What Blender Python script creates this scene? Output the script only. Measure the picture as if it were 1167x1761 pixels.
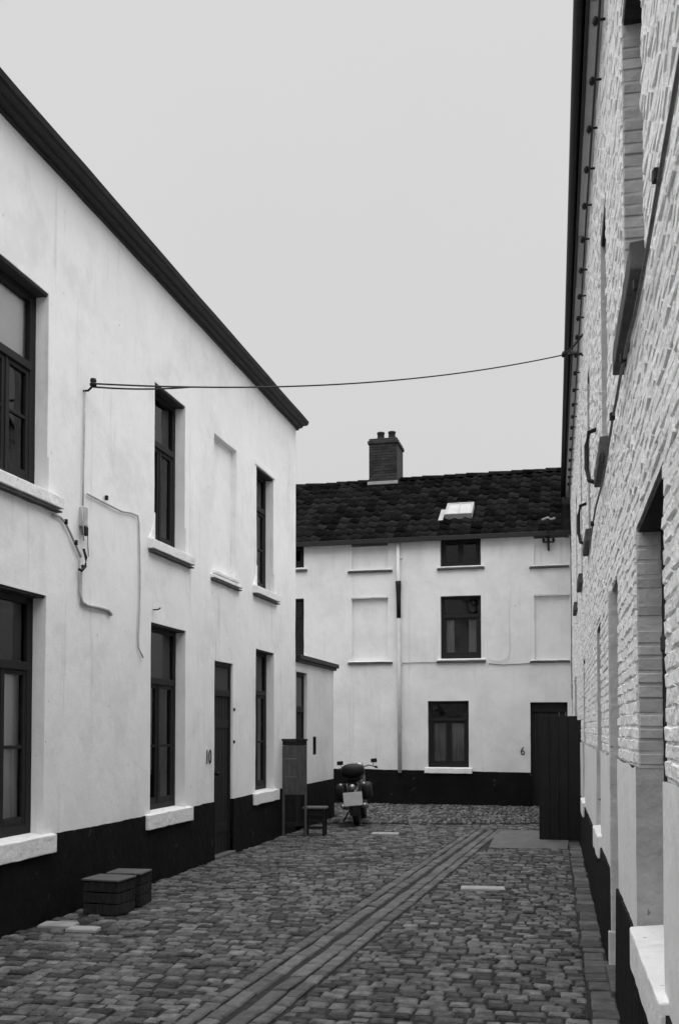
import bpy, bmesh, math, random
from mathutils import Vector, Matrix, noise
random.seed(7)
R = math.radians
scene = bpy.context.scene
for o in list(bpy.data.objects): bpy.data.objects.remove(o)
C = scene.collection

# ------------------------------------------------------------------ camera
EYE = 1.6
cam_d = bpy.data.cameras.new('camera'); cam = bpy.data.objects.new('camera', cam_d); C.objects.link(cam)
cam.location = (0, 0, EYE); cam.rotation_euler = (R(92.0), 0, 0)
cam_d.sensor_fit = 'HORIZONTAL'; cam_d.sensor_width = 36; cam_d.lens = 36 * 1700 / 1167
cam_d.shift_y = 315.1 / 1167; cam_d.clip_end = 2000; cam_d.clip_start = 0.05
scene.camera = cam

# ------------------------------------------------------------------ sky, sun, exposure (overcast day)
SUN_EL, SUN_AZ = R(82), R(150)           # high soft sun, veiled by cloud
world = bpy.data.worlds.new('World'); scene.world = world; world.use_nodes = True
wn = world.node_tree; wn.nodes.clear()
w_out = wn.nodes.new('ShaderNodeOutputWorld'); w_bg = wn.nodes.new('ShaderNodeBackground')
w_sky = wn.nodes.new('ShaderNodeTexSky'); w_sky.sky_type = 'NISHITA'; w_sky.sun_disc = False
w_sky.sun_elevation = SUN_EL; w_sky.sun_rotation = SUN_AZ; w_sky.air_density = 1.0; w_sky.dust_density = 10.0; w_sky.ozone_density = 1.0
w_bw = wn.nodes.new('ShaderNodeRGBToBW'); w_mix = wn.nodes.new('ShaderNodeMix'); w_mix.data_type = 'FLOAT'
w_mix.inputs[0].default_value = 0.7; w_mix.inputs[3].default_value = 6.3     # cloud deck evens the sky out
wn.links.new(w_sky.outputs[0], w_bw.inputs[0]); wn.links.new(w_bw.outputs[0], w_mix.inputs[2])
w_n = wn.nodes.new('ShaderNodeTexNoise'); w_n.inputs['Scale'].default_value = 2.2; w_n.inputs['Detail'].default_value = 5      # faint cloud texture all over
w_r = wn.nodes.new('ShaderNodeMapRange'); w_r.inputs[3].default_value = .955; w_r.inputs[4].default_value = 1.045; wn.links.new(w_n.outputs['Fac'], w_r.inputs[0])
w_m = wn.nodes.new('ShaderNodeMath'); w_m.operation = 'MULTIPLY'; wn.links.new(w_mix.outputs[0], w_m.inputs[0]); wn.links.new(w_r.outputs[0], w_m.inputs[1])
wn.links.new(w_m.outputs[0], w_bg.inputs[0]); w_bg.inputs[1].default_value = 0.05
wn.links.new(w_bg.outputs[0], w_out.inputs[0])
sun_d = bpy.data.lights.new('sun', 'SUN'); sun_d.energy = 1.5; sun_d.angle = R(110); sun_d.color = (1, 1, 1)
sun = bpy.data.objects.new('sun', sun_d); C.objects.link(sun)
sd = Vector((math.sin(SUN_AZ) * math.cos(SUN_EL), math.cos(SUN_AZ) * math.cos(SUN_EL), math.sin(SUN_EL)))
sun.rotation_euler = sd.to_track_quat('Z', 'Y').to_euler()
scene.view_settings.view_transform = 'Standard'; scene.view_settings.look = 'None'
scene.view_settings.exposure = 1.42; scene.view_settings.gamma = 1.0; scene.view_settings.use_curve_mapping = False
scene.render.resolution_x = 678; scene.render.resolution_y = 1024
scene.render.engine = 'CYCLES'
scene.cycles.max_bounces = 8; scene.cycles.diffuse_bounces = 5; scene.cycles.transparent_max_bounces = 12

# ------------------------------------------------------------------ materials (black-and-white photograph: neutral greys)
def nn(nt, t, **kw):
    n = nt.nodes.new(t)
    for k, v in kw.items(): setattr(n, k, v)
    return n
def mat(name, lo, hi, scale=6.0, rough=0.85, bump=0.2, bscale=40.0, bdist=0.004, stretch=(1, 1, 1), spec=0.3, tone=0.0, detail=6.0, speck=None, coarse=0.0, stain=None, drip=None):
    """grey procedural material: base value wanders between lo and hi with noise; tone = spread given to single pieces"""
    m = bpy.data.materials.new(name); m.use_nodes = True; nt = m.node_tree
    b = nt.nodes['Principled BSDF']; L = nt.links.new
    tc = nn(nt, 'ShaderNodeTexCoord'); geo = nn(nt, 'ShaderNodeNewGeometry')
    mp = nn(nt, 'ShaderNodeMapping'); mp.inputs['Scale'].default_value = stretch
    L(geo.outputs['Position'], mp.inputs[0])
    n1 = nn(nt, 'ShaderNodeTexNoise'); n1.inputs['Scale'].default_value = scale; n1.inputs['Detail'].default_value = detail; n1.inputs['Roughness'].default_value = 0.62
    L(mp.outputs[0], n1.inputs['Vector'])
    mr = nn(nt, 'ShaderNodeMapRange'); mr.inputs[1].default_value = 0.3; mr.inputs[2].default_value = 0.7
    mr.inputs[3].default_value = lo; mr.inputs[4].default_value = hi
    L(n1.outputs['Fac'], mr.inputs[0]); val = mr.outputs[0]
    if tone:
        oi = nn(nt, 'ShaderNodeObjectInfo'); at = nn(nt, 'ShaderNodeAttribute'); at.attribute_name = 'tone'
        ad = nn(nt, 'ShaderNodeMath', operation='ADD'); L(oi.outputs['Random'], ad.inputs[0]); L(at.outputs['Fac'], ad.inputs[1])
        fr = nn(nt, 'ShaderNodeMath', operation='FRACT'); L(ad.outputs[0], fr.inputs[0])
        m2 = nn(nt, 'ShaderNodeMapRange'); m2.inputs[3].default_value = 1 - tone; m2.inputs[4].default_value = 1 + tone; L(fr.outputs[0], m2.inputs[0])
        mu = nn(nt, 'ShaderNodeMath', operation='MULTIPLY'); L(val, mu.inputs[0]); L(m2.outputs[0], mu.inputs[1]); val = mu.outputs[0]
    if speck:                                       # chips and dirt specks: (scale, threshold, value)
        ns = nn(nt, 'ShaderNodeTexNoise'); ns.inputs['Scale'].default_value = speck[0]; ns.inputs['Detail'].default_value = 3
        L(mp.outputs[0], ns.inputs['Vector'])
        ms = nn(nt, 'ShaderNodeMapRange'); ms.inputs[1].default_value = speck[1]; ms.inputs[2].default_value = speck[1] + 0.06; L(ns.outputs['Fac'], ms.inputs[0])
        mx = nn(nt, 'ShaderNodeMix'); mx.data_type = 'FLOAT'; L(ms.outputs[0], mx.inputs[0]); L(val, mx.inputs[2]); mx.inputs[3].default_value = speck[2]; val = mx.outputs[0]
    for st, strx in ((stain, (1, 1, 1)), (drip, (1, 1, .06))):      # stain / drip: (scale, threshold, softness, factor)
        if not st: continue
        ms2 = nn(nt, 'ShaderNodeMapping'); ms2.inputs['Scale'].default_value = strx; ms2.inputs['Location'].default_value = (3.3, 1.7, .4); L(geo.outputs['Position'], ms2.inputs[0])
        n5 = nn(nt, 'ShaderNodeTexNoise'); n5.inputs['Scale'].default_value = st[0]; n5.inputs['Detail'].default_value = 7; n5.inputs['Roughness'].default_value = .7; L(ms2.outputs[0], n5.inputs['Vector'])
        m5 = nn(nt, 'ShaderNodeMapRange'); m5.inputs[1].default_value = st[1]; m5.inputs[2].default_value = st[1] + st[2]; m5.inputs[3].default_value = 1; m5.inputs[4].default_value = st[3]; L(n5.outputs['Fac'], m5.inputs[0])
        u5 = nn(nt, 'ShaderNodeMath', operation='MULTIPLY'); L(val, u5.inputs[0]); L(m5.outputs[0], u5.inputs[1]); val = u5.outputs[0]
    L(val, b.inputs['Base Color'])
    b.inputs['Roughness'].default_value = rough; b.inputs['Specular IOR Level'].default_value = spec
    if bump:
        n2 = nn(nt, 'ShaderNodeTexNoise'); n2.inputs['Scale'].default_value = bscale; n2.inputs['Detail'].default_value = 5
        L(mp.outputs[0], n2.inputs['Vector']); src = n2.outputs['Fac']
        if coarse:
            n3 = nn(nt, 'ShaderNodeTexNoise'); n3.inputs['Scale'].default_value = coarse; n3.inputs['Detail'].default_value = 2
            L(mp.outputs[0], n3.inputs['Vector'])
            sc = nn(nt, 'ShaderNodeMath', operation='MULTIPLY_ADD'); L(n3.outputs['Fac'], sc.inputs[0]); sc.inputs[1].default_value = 3.0; L(src, sc.inputs[2]); src = sc.outputs[0]
        bp = nn(nt, 'ShaderNodeBump'); bp.inputs['Strength'].default_value = bump; bp.inputs['Distance'].default_value = bdist
        L(src, bp.inputs['Height']); L(bp.outputs[0], b.inputs['Normal'])
    return m
def glass_mat():
    m = bpy.data.materials.new('window_glass'); m.use_nodes = True; nt = m.node_tree; nt.nodes.clear(); L = nt.links.new
    o = nn(nt, 'ShaderNodeOutputMaterial'); mx = nn(nt, 'ShaderNodeMixShader'); fr = nn(nt, 'ShaderNodeFresnel'); fr.inputs[0].default_value = 1.5
    t = nn(nt, 'ShaderNodeBsdfTransparent'); t.inputs[0].default_value = (.95, .95, .95, 1)
    g = nn(nt, 'ShaderNodeBsdfGlossy'); g.inputs['Roughness'].default_value = 0.04; g.inputs['Color'].default_value = (.8, .8, .8, 1)
    n = nn(nt, 'ShaderNodeTexNoise'); n.inputs['Scale'].default_value = 3.0; n.inputs['Detail'].default_value = 1
    geo = nn(nt, 'ShaderNodeNewGeometry'); L(geo.outputs['Position'], n.inputs['Vector'])
    bp = nn(nt, 'ShaderNodeBump'); bp.inputs['Strength'].default_value = .25; bp.inputs['Distance'].default_value = .02; L(n.outputs['Fac'], bp.inputs['Height']); L(bp.outputs[0], g.inputs['Normal'])
    L(fr.outputs[0], mx.inputs[0]); L(t.outputs[0], mx.inputs[1]); L(g.outputs[0], mx.inputs[2]); L(mx.outputs[0], o.inputs[0])
    return m
M = dict(
    plaster=mat('white_plaster', .79, .87, 2.2, .9, .5, 60, .005, (1, 1, .8), speck=(23, .72, .42), coarse=7, stain=(1.1, .52, .10, .91), drip=(7, .58, .10, .84)),
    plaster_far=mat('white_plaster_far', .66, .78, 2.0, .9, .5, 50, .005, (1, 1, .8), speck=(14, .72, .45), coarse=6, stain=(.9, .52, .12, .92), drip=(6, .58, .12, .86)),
    brick=mat('limewashed_brick', .80, .90, 9, .92, .7, 75, .007, (1, 1, 1), tone=.06, speck=(19, .69, .26), coarse=30, stain=(1.6, .55, .15, .9)),
    render=mat('limewashed_render', .74, .84, 2.5, .9, .5, 45, .005, speck=(18, .71, .40), coarse=9, stain=(1.6, .53, .12, .9)),
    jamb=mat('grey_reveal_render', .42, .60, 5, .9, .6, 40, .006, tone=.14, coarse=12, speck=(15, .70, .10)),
    tar=mat('black_tar_plinth', .004, .009, 3, .85, .6, 40, .008, spec=.12, coarse=8, speck=(7, .66, .028)),
    sill=mat('white_sill_stone', .74, .85, 6, .85, .6, 50, .006, speck=(20, .69, .38), coarse=14, stain=(3, .55, .12, .85)),
    wood=mat('dark_painted_wood', .005, .011, 5, .6, .3, 30, .003, (6, 6, .6), spec=.3),
    door=mat('dark_door_paint', .007, .014, 5, .65, .3, 30, .003, (6, 6, .5), spec=.25),
    greywood=mat('weathered_grey_wood', .03, .055, 5, .8, .4, 30, .004, (8, 8, .6)),
    greypaint=mat('grey_painted_wood', .07, .11, 5, .7, .3, 30, .004, (8, 8, .6)),
    sett=mat('granite_sett', .03, .145, 10, .85, .9, 100, .006, tone=.68, spec=.3, coarse=30, stain=(.9, .47, .2, .72), speck=(60, .68, .22)),
    channel=mat('channel_stone', .065, .125, 10, .78, .7, 80, .005, tone=.35, spec=.35, coarse=22, stain=(1.5, .5, .2, .75)),
    slab=mat('pale_stone', .24, .34, 8, .8, .4, 60, .004, tone=.1),
    edgestone=mat('edging_stone', .055, .12, 10, .82, .8, 80, .005, tone=.4, coarse=22, stain=(1.2, .48, .2, .72)),
    bed=mat('joint_earth', .008, .03, 20, .95, .8, 80, .006),
    concrete=mat('worn_concrete', .08, .13, 5, .9, .5, 60, .004, coarse=12),
    earth=mat('ground_earth', .07, .12, 2, .95, .5, 20, .01),
    tile=mat('old_pantile', .003, .013, 7, .95, .6, 50, .005, tone=.75, spec=.04, stain=(1.3, .5, .2, .6), speck=(12, .66, .03)),
    dark_sill=mat('dark_sill_tone', .05, .10, 8, .85, .4, 50, .004, coarse=12),  # shade under the side houses' upper sills is put into this colour
    oldboard=mat('rough_old_board', .012, .045, 7, .9, .9, 40, .008, (9, 9, .8), spec=.15, stain=(9, .5, .2, .6)),
    panel=mat('faded_board', .055, .095, 6, .85, .5, 30, .004, (8, 8, .6), stain=(5, .5, .2, .7)),
    duskpane=mat('dull_skylight_glass', .26, .36, 6, .4, .1, 40, .002),
    lintel=mat('reveal_head_shade', .02, .05, 6, .85, .5, 30, .004, (1, 8, 8)),  # dark tone standing for the shade at the head of a reveal
    chim=mat('sooty_chimney_brick', .02, .04, 8, .9, .6, 40, .006, tone=.4),
    iron=mat('black_iron', .005, .009, 8, .6, .2, 60, .002),
    cable=mat('dark_cable', .02, .035, 10, .7, .1, 60, .002),
    wirepaint=mat('grimy_cable', .08, .16, 14, .8, .2, 60, .002),
    painted_cable=mat('overpainted_cable', .34, .5, 14, .8, .2, 60, .002),
    pipe=mat('whitewashed_pipe', .62, .74, 6, .8, .3, 50, .003),
    curtain=mat('pale_curtain', .84, .90, 4, .9, .1, 40, .002),
    net=mat('grey_curtain', .16, .30, 4, .9, .1, 40, .002, (10, 10, .5)),
    room=mat('room_shade_black', .008, .014, 2, .95, 0),  # near-black colour standing for the unlit rooms
    cornice=mat('dark_cornice_paint', .006, .012, 5, .55, .3, 30, .003, (1, 1, 1), spec=.35),
    lead=mat('pale_lead', .26, .36, 7, .7, .2, 40, .003),
    rubber=mat('tyre_rubber', .012, .02, 10, .8, .2, 60, .002),
    metal=mat('dull_metal', .25, .35, 10, .35, .1, 60, .002, spec=.6),
    paint=mat('dark_motorcycle_paint', .015, .022, 6, .3, .0, spec=.5),
    plate=mat('pale_plate', .5, .6, 12, .5, .1, 60, .001),
    ink=mat('number_paint', .03, .05, 12, .8, .1, 60, .001),
)
M['metal'].node_tree.nodes['Principled BSDF'].inputs['Metallic'].default_value = .8
M['glass'] = glass_mat()

# ------------------------------------------------------------------ mesh helpers
class MB:
    def __init__(s): s.v = []; s.f = []; s.t = []; s.smooth = []
    def face(s, pts, tone=0, smooth=False):
        i = len(s.v); s.v += [tuple(p) for p in pts]; s.f.append(tuple(range(i, i + len(pts)))); s.t.append(tone); s.smooth.append(smooth)
    def poly(s, vs, fs, tone=0, smooth=False):
        i = len(s.v); s.v += [tuple(p) for p in vs]
        for f in fs: s.f.append(tuple(i + k for k in f)); s.t.append(tone); s.smooth.append(smooth)
        return s
    def box(s, x0, x1, y0, y1, z0, z1, mtx=None, tone=0):
        vs = [(x, y, z) for z in (z0, z1) for y in (y0, y1) for x in (x0, x1)]
        if mtx is not None: vs = [mtx @ Vector(v) for v in vs]
        return s.poly(vs, [(0, 2, 3, 1), (4, 5, 7, 6), (0, 1, 5, 4), (2, 6, 7, 3), (0, 4, 6, 2), (1, 3, 7, 5)], tone)
    def tube(s, pts, r, n=8, closed=False, tone=0, rr=None):
        pts = [Vector(p) for p in pts]; rings = []
        m = len(pts)
        for i, p in enumerate(pts):
            a = pts[(i - 1) % m] if (i > 0 or closed) else p
            b = pts[(i + 1) % m] if (i < m - 1 or closed) else p
            d = (b - a).normalized()
            up = Vector((0, 0, 1)) if abs(d.z) < .9 else Vector((1, 0, 0))
            u = d.cross(up).normalized(); w = u.cross(d).normalized()
            q = rr[i] if rr else r
            rings.append([p + (u * math.cos(2 * math.pi * k / n) + w * math.sin(2 * math.pi * k / n)) * q for k in range(n)])
        vs = [v for ring in rings for v in ring]; fs = []
        for i in range(m if closed else m - 1):
            j = (i + 1) % m
            for k in range(n): fs.append((i * n + k, i * n + (k + 1) % n, j * n + (k + 1) % n, j * n + k))
        if not closed: fs += [tuple(range(n))[::-1], tuple((m - 1) * n + k for k in range(n))]
        return s.poly(vs, fs, tone, True)
    def lathe(s, prof, o, axis='Z', n=16):
        """prof: list of (radius, height) about axis through o"""
        vs = []
        for r, h in prof:
            for k in range(n):
                a = 2 * math.pi * k / n; c, q = r * math.cos(a), r * math.sin(a)
                p = {'Z': (c, q, h), 'X': (h, c, q), 'Y': (c, h, q)}[axis]
                vs.append((o[0] + p[0], o[1] + p[1], o[2] + p[2]))
        fs = []
        for i in range(len(prof) - 1):
            for k in range(n): fs.append((i * n + k, i * n + (k + 1) % n, (i + 1) * n + (k + 1) % n, (i + 1) * n + k))
        fs += [tuple(range(n))[::-1], tuple((len(prof) - 1) * n + k for k in range(n))]
        return s.poly(vs, fs, 0, True)
    def mesh(s, name, material):
        me = bpy.data.meshes.new(name); me.from_pydata(s.v, [], s.f); me.materials.append(material)
        at = me.attributes.new('tone', 'FLOAT', 'FACE'); at.data.foreach_set('value', s.t)
        me.polygons.foreach_set('use_smooth', s.smooth); me.update()
        if material is M['glass']: return me           # panes keep their outward normal
        bm = bmesh.new(); bm.from_mesh(me); bmesh.ops.recalc_face_normals(bm, faces=bm.faces); bm.to_mesh(me); bm.free()
        return me
    def build(s, name, material, parent=None, bevel=0, loc=None, sharp=40):
        me = s.mesh(name, material)
        return link(name, me, parent, bevel, loc, sharp)
def link(name, me, parent=None, bevel=0, loc=None, sharp=40):
    o = bpy.data.objects.new(name, me); C.objects.link(o)
    if parent: o.parent = parent
    if loc is not None: o.location = loc
    if bevel:
        b = o.modifiers.new('bevel', 'BEVEL'); b.width = bevel; b.segments = 2; b.limit_method = 'ANGLE'; b.angle_limit = R(35)
    return o
def tag(o, label=None, cat=None, group=None, kind=None):
    if label: o['label'] = label
    if cat: o['category'] = cat
    if group: o['group'] = group
    if kind: o['kind'] = kind
    return o
def empty(name, loc, rz=0):
    o = bpy.data.objects.new(name, None); C.objects.link(o); o.location = loc; o.rotation_euler = (0, 0, rz); o.empty_display_size = .2
    return o
def nz(x, y, z, sc): return noise.noise(Vector((x * sc, y * sc, z * sc)))

# frames: local X runs along a facade, local Y into the house, local Z up
LDIR = Vector((.2391, 1, 0)).normalized(); LO = Vector((-4.456, 0, 0))            # left facade, X away from the camera
RDIR = Vector((-.2168, -1, 0)).normalized(); RO = Vector((4.856, 20.6, 0))        # right facade, X towards the camera
FDIR = Vector((1, -.242, 0)).normalized(); FO = Vector((-3.08, 22.331, 0))        # far facade, X to the right
def rz(d): return math.atan2(d.y, d.x)
def world_of(o, d, x, y, z):
    n = Vector((-d.y, d.x, 0)); return o + d * x + n * y + Vector((0, 0, z))

# ------------------------------------------------------------------ facade builder
def facade(x0, x1, z0, z1, holes, step=.22, amp=.006, seed=0, ragged=.004, off=0.0, toplip=0.0):
    """plaster sheet with openings; returns (sheet, reveals). hole = (x0,x1,z0,z1,depth,blind)"""
    holes = [h for h in holes if h[2] < z1 - .01 and h[3] > z0 + .01]
    xs = {round(x0, 4), round(x1, 4)}; zs = {round(z0, 4), round(z1, 4)}
    for h in holes:
        xs |= {round(h[0], 4), round(h[1], 4)}; zs |= {round(max(h[2], z0), 4), round(min(h[3], z1), 4)}
    def fill(s):
        s = sorted(s); out = []
        for a, b in zip(s, s[1:]):
            n = max(1, int(round((b - a) / step)))
            out += [a + (b - a) * k / n for k in range(n)]
        return out + [s[-1]]
    xs, zs = fill(xs), fill(zs)
    def inhole(x, z):
        for h in holes:
            if h[0] < x < h[1] and h[2] < z < h[3]: return h
    def P(x, z):
        inner_x = x0 + 1e-3 < x < x1 - 1e-3; inner_z = z0 + 1e-3 < z < z1 - 1e-3
        dx = ragged * nz(x + seed, 3.1, z, 5.3) if inner_x else 0
        dz = ragged * nz(x, 7.7 + seed, z, 5.3) if inner_z else 0
        if toplip and z > z1 - 1e-3: dz = toplip * nz(x, 3, 0, 4)
        return (x + dx, off + amp * nz(x + seed, 0, z, 1.1) + amp * .5 * nz(x + seed, 9, z, 3.1), z + dz)
    sheet, rev = MB(), {}
    idx = {}
    def vi(x, z):
        k = (round(x, 4), round(z, 4))
        if k not in idx: idx[k] = len(sheet.v); sheet.v.append(P(x, z))
        return idx[k]
    for i in range(len(xs) - 1):
        for j in range(len(zs) - 1):
            a, b, c, d = xs[i], xs[i + 1], zs[j], zs[j + 1]
            h = inhole((a + b) / 2, (c + d) / 2)
            if h is None:
                sheet.f.append((vi(a, c), vi(b, c), vi(b, d), vi(a, d))); sheet.t.append(0); sheet.smooth.append(True)
            else:
                dep = h[4]
                for (p, q, nx_, nz_) in (((a, c), (b, c), (a + b) / 2, c - 1e-3), ((a, d), (b, d), (a + b) / 2, d + 1e-3), ((a, c), (a, d), a - 1e-3, (c + d) / 2), ((b, c), (b, d), b + 1e-3, (c + d) / 2)):
                    if inhole(nx_, nz_) is None and z0 < nz_ < z1:
                        p0, p1 = P(*p), P(*q)
                        rev.setdefault(h[:4], MB()).face([p0, p1, (p1[0], dep, p1[2]), (p0[0], dep, p0[2])])
                if h[5]:
                    sheet.face([(a, dep, c), (b, dep, c), (b, dep, d), (a, dep, d)])
    return sheet, rev

def reveals(rev, material, parent):
    for m_ in rev.values(): m_.build('reveal', M[material], parent)
def wavy(x0, x1, z0, z1, y, amp=.02, waves=9, seed=0):
    m = MB(); n = max(8, waves * 5); vs = []
    for k in range(n + 1):
        t = k / n; x = x0 + (x1 - x0) * t
        yy = y + amp * math.sin(t * waves * 6.283 + seed) * (.6 + .4 * math.sin(t * 7 + seed))
        vs += [(x, yy, z0), (x, yy + .3 * amp * math.sin(t * 31), z1)]
    m.poly(vs, [(2 * k, 2 * k + 2, 2 * k + 3, 2 * k + 1) for k in range(n)], 0, True)
    return m

def window(root, x0, x1, z0, z1, dep, wood='wood', transom=.70, mullion=True, bar=None, curtain=None, upper=None, label=None, fw=.065):
    """casement window set at depth dep: frame is the part, panes and curtains its sub-parts"""
    y0, y1 = dep + .002, dep + .06
    m = MB(); e = .03
    m.box(x0 - e, x0 + fw, y0, y1, z0 - e, z1 + e); m.box(x1 - fw, x1 + e, y0, y1, z0 - e, z1 + e)
    m.box(x0 + fw, x1 - fw, y0, y1, z1 - fw, z1 + e); m.box(x0 + fw, x1 - fw, y0, y1, z0 - e, z0 + fw * 1.2)
    zt = z0 + (z1 - z0) * transom if transom else z1
    zu = zt - .03
    if transom: m.box(x0 + fw, x1 - fw, y0 - .018, y1 - .001, zt - .035, zt + .035)
    else: zu = z1 - fw
    xc = (x0 + x1) / 2; zl = z0 + fw * 1.2
    leaves = [(x0 + fw, xc - .012), (xc + .012, x1 - fw)] if mullion else [(x0 + fw, x1 - fw)]
    if mullion: m.box(xc - .013, xc + .013, y0 - .004, y1 - .002, zl, zu)
    panes = []
    for a, b in leaves:
        s = .045
        for (p, q, r_, t_) in ((a, a + s, zl, zu - .005), (b - s, b, zl, zu - .005)): m.box(p, q, y0 + .006, y1 - .008, r_, t_)
        m.box(a + s, b - s, y0 + .006, y1 - .008, zl, zl + s * 1.4); m.box(a + s, b - s, y0 + .006, y1 - .008, zu - s, zu - .005)
        cuts = [zl + s * 1.4] + ([zl + (zu - zl) * bar] if bar else []) + [zu - s]
        if bar: m.box(a + s, b - s, y0 + .01, y1 - .012, cuts[1] - .014, cuts[1] + .014)
        for c, d in zip(cuts, cuts[1:]): panes.append((a + s - .004, b - s + .004, c, d))
    if transom: panes.append((x0 + fw - .004, x1 - fw + .004, zt + .03, z1 - fw + .004))
    fr = m.build('window', M[wood], root, .005)
    if label: fr['label'] = label
    lb = MB(); lb.box(x0 + .004, x1 - .004, .012, dep - .003, z1 - .024, z1 + .006); lb.build('head_shade_board', M['lintel'], fr, .003)  # dark board added under the reveal head, in place of its shade
    for a, b, c, d in panes:
        tw = random.uniform(-.004, .004)
        g = MB(); g.poly([(a, y0 + .028 - tw, c), (b, y0 + .028 + tw, c), (b, y0 + .028 + tw, d), (a, y0 + .028 - tw, d)], [(0, 1, 2, 3)])
        g.build('pane', M['glass'], fr)
    if curtain:
        for (a, b, zlo, zhi, mt) in curtain:
            w = x1 - x0; h = z1 - z0
            wavy(x0 + a * w, x0 + b * w, z0 + zlo * h, z0 + zhi * h, dep + .092, .014, max(3, int((b - a) * 9)), x0).build('curtain', M[mt], fr)
    if upper:
        g = MB(); g.poly([(x0, dep + .075, zt), (x1, dep + .075, zt), (x1, dep + .07, z1), (x0, dep + .07, z1)], [(0, 1, 2, 3)]); g.build('blind', M[upper], fr)  # pale sheet painted in for the sky reflected by the top pane
    return fr

def sill(root, x0, x1, zb, zt, proj, y1, material='sill', droop=.0, name='sill'):
    m = MB(); n = 14; vs = []
    for k in range(n + 1):
        x = x0 + (x1 - x0) * k / n; w = .005 * nz(x, 1, zb, 6) + .004 * nz(x, 2, zb, 17)
        vs += [(x, -proj + w, zb + w), (x, y1, zb + w), (x, y1, zt), (x, -proj + w, zt - .02 + w)]
    fs = []
    for k in range(n):
        a, b = 4 * k, 4 * k + 4
        fs += [(a, a + 1, b + 1, b), (a + 1, a + 2, b + 2, b + 1), (a + 2, a + 3, b + 3, b + 2), (a + 3, a, b, b + 3)]
    fs += [(0, 3, 2, 1), (4 * n, 4 * n + 1, 4 * n + 2, 4 * n + 3)]
    m.poly(vs, fs); return m.build(name, M[material], root, .008)

def planks(root, x0, x1, z0, z1, y0, y1, n, material, name='plank', gap=.006, label=None):
    w = (x1 - x0) / n; out = []
    for k in range(n):
        m = MB(); dz = random.uniform(-.004, .004)
        m.box(x0 + k * w + gap / 2, x0 + (k + 1) * w - gap / 2, y0 + random.uniform(0, .004), y1, z0, z1 + dz)
        out.append(m.build(name, M[material], root, .003))
    return out

def pantile_meshes(w, l):
    """S-shaped pantile, local X across, Y up the slope, Z out of the roof"""
    vs = []; n = 8
    for j, (y, dz) in enumerate(((0, .018), (l, 0))):
        for k in range(n + 1):
            t = k / n; z = .024 * math.sin(t * 2 * math.pi) * (1 if t < .5 else .55) + dz
            vs.append((t * w * 1.06, y, z))
    fs = [(k, k + 1, n + 1 + k + 1, n + 1 + k) for k in range(n)]
    m = len(vs); vs += [(v[0], v[1], v[2] - .016) for v in vs[:n + 1]]
    fs += [(k, m + k, m + k + 1, k + 1) for k in range(n)]
    return vs, fs

# ================================================================== ground, paving
g = MB(); g.face([(-300, -300, -.10), (300, -300, -.10), (300, 300, -.10), (-300, 300, -.10)])
tag(g.build('ground', M['earth']), 'bare earth ground under and beyond the yard', None, None, 'structure')

def leftx(y): return -4.456 + .2391 * y
def rightx(y): return .391 + .2168 * y
def fary(x): return 22.331 - .242 * (x + 3.08)
pv = empty('cobbled_paving', (0, 0, 0)); tag(pv, 'cobbled yard of worn grey granite setts between the white houses', None, None, 'structure')
b = MB()
ys = [-4 + .8 * k for k in range(34)]
for a, c in zip(ys, ys[1:]):
    b.face([(leftx(a), a, -.013), (rightx(a), a, -.013), (rightx(c), c, -.013), (leftx(c), c, -.013)])
b.face([(leftx(18.2) - 4, 18.2, -.019), (leftx(18.2), 18.2, -.019), (leftx(23), 23, -.019), (leftx(18.2) - 4, 23, -.019)])
b.build('joint_bed', M['bed'], pv)

CH0, CH1 = Vector((-1.63, 2.0, 0)), Vector((2.40, 16.0, 0)); CHD = (CH1 - CH0).normalized(); CHN = Vector((CHD.y, -CHD.x, 0)); CHL = (CH1 - CH0).length
def chan(p):
    d = p - CH0; return d.dot(CHD), d.dot(CHN)
T = Vector((.228, .9737, 0)); N = Vector((.9737, -.228, 0))
def proj(p):
    """where a ground point lands in a 1167x1761 picture"""
    c, s = math.cos(R(2)), math.sin(R(2)); dy, dz = p.y, p.z - EYE
    f = dy * c + dz * s; u = -dy * s + dz * c
    if f < .2: return None
    return 583.5 + 1700 * p.x / f, 1195.6 - 1700 * u / f
def sett(center, ax, lu, wv, top, tone):
    """a worn stone: square foot, rounded shoulders, slightly domed and tilted top"""
    ay = Vector((-ax.y, ax.x, 0)); j = lambda s=.006: random.uniform(-s, s)
    t1, t2 = j(.04), j(.05); vs = []
    cs = [(-.5, -.5), (.5, -.5), (.5, .5), (-.5, .5)]; jj = [(j(), j()) for _ in cs]
    for lvl, (shr, z) in enumerate(((0, -.05), (.003, -.009), (.014, 0))):
        for (cx, cy), (jx, jy) in zip(cs, jj):
            du, dv = cx * (lu - 2 * shr) + jx, cy * (wv - 2 * shr) + jy
            vs.append(center + ax * du + ay * dv + Vector((0, 0, top + z + (t1 * du + t2 * dv if lvl else 0))))
    fs = []
    for l in (0, 4):
        for k in range(4): fs.append((l + k, l + (k + 1) % 4, l + 4 + (k + 1) % 4, l + 4 + k))
    fs.append((8, 9, 10, 11))
    return vs, fs
stones = []                                   # (distance, in view, verts, faces, tone)
SLABS = [((1.44, 10.0), .44, .17), ((.70, 15.22), .42, .30), ((-2.30, 8.15), .30, .16), ((-2.05, 7.98), .26, .13)]   # pale odd slabs
v = .6
row = 0
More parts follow.
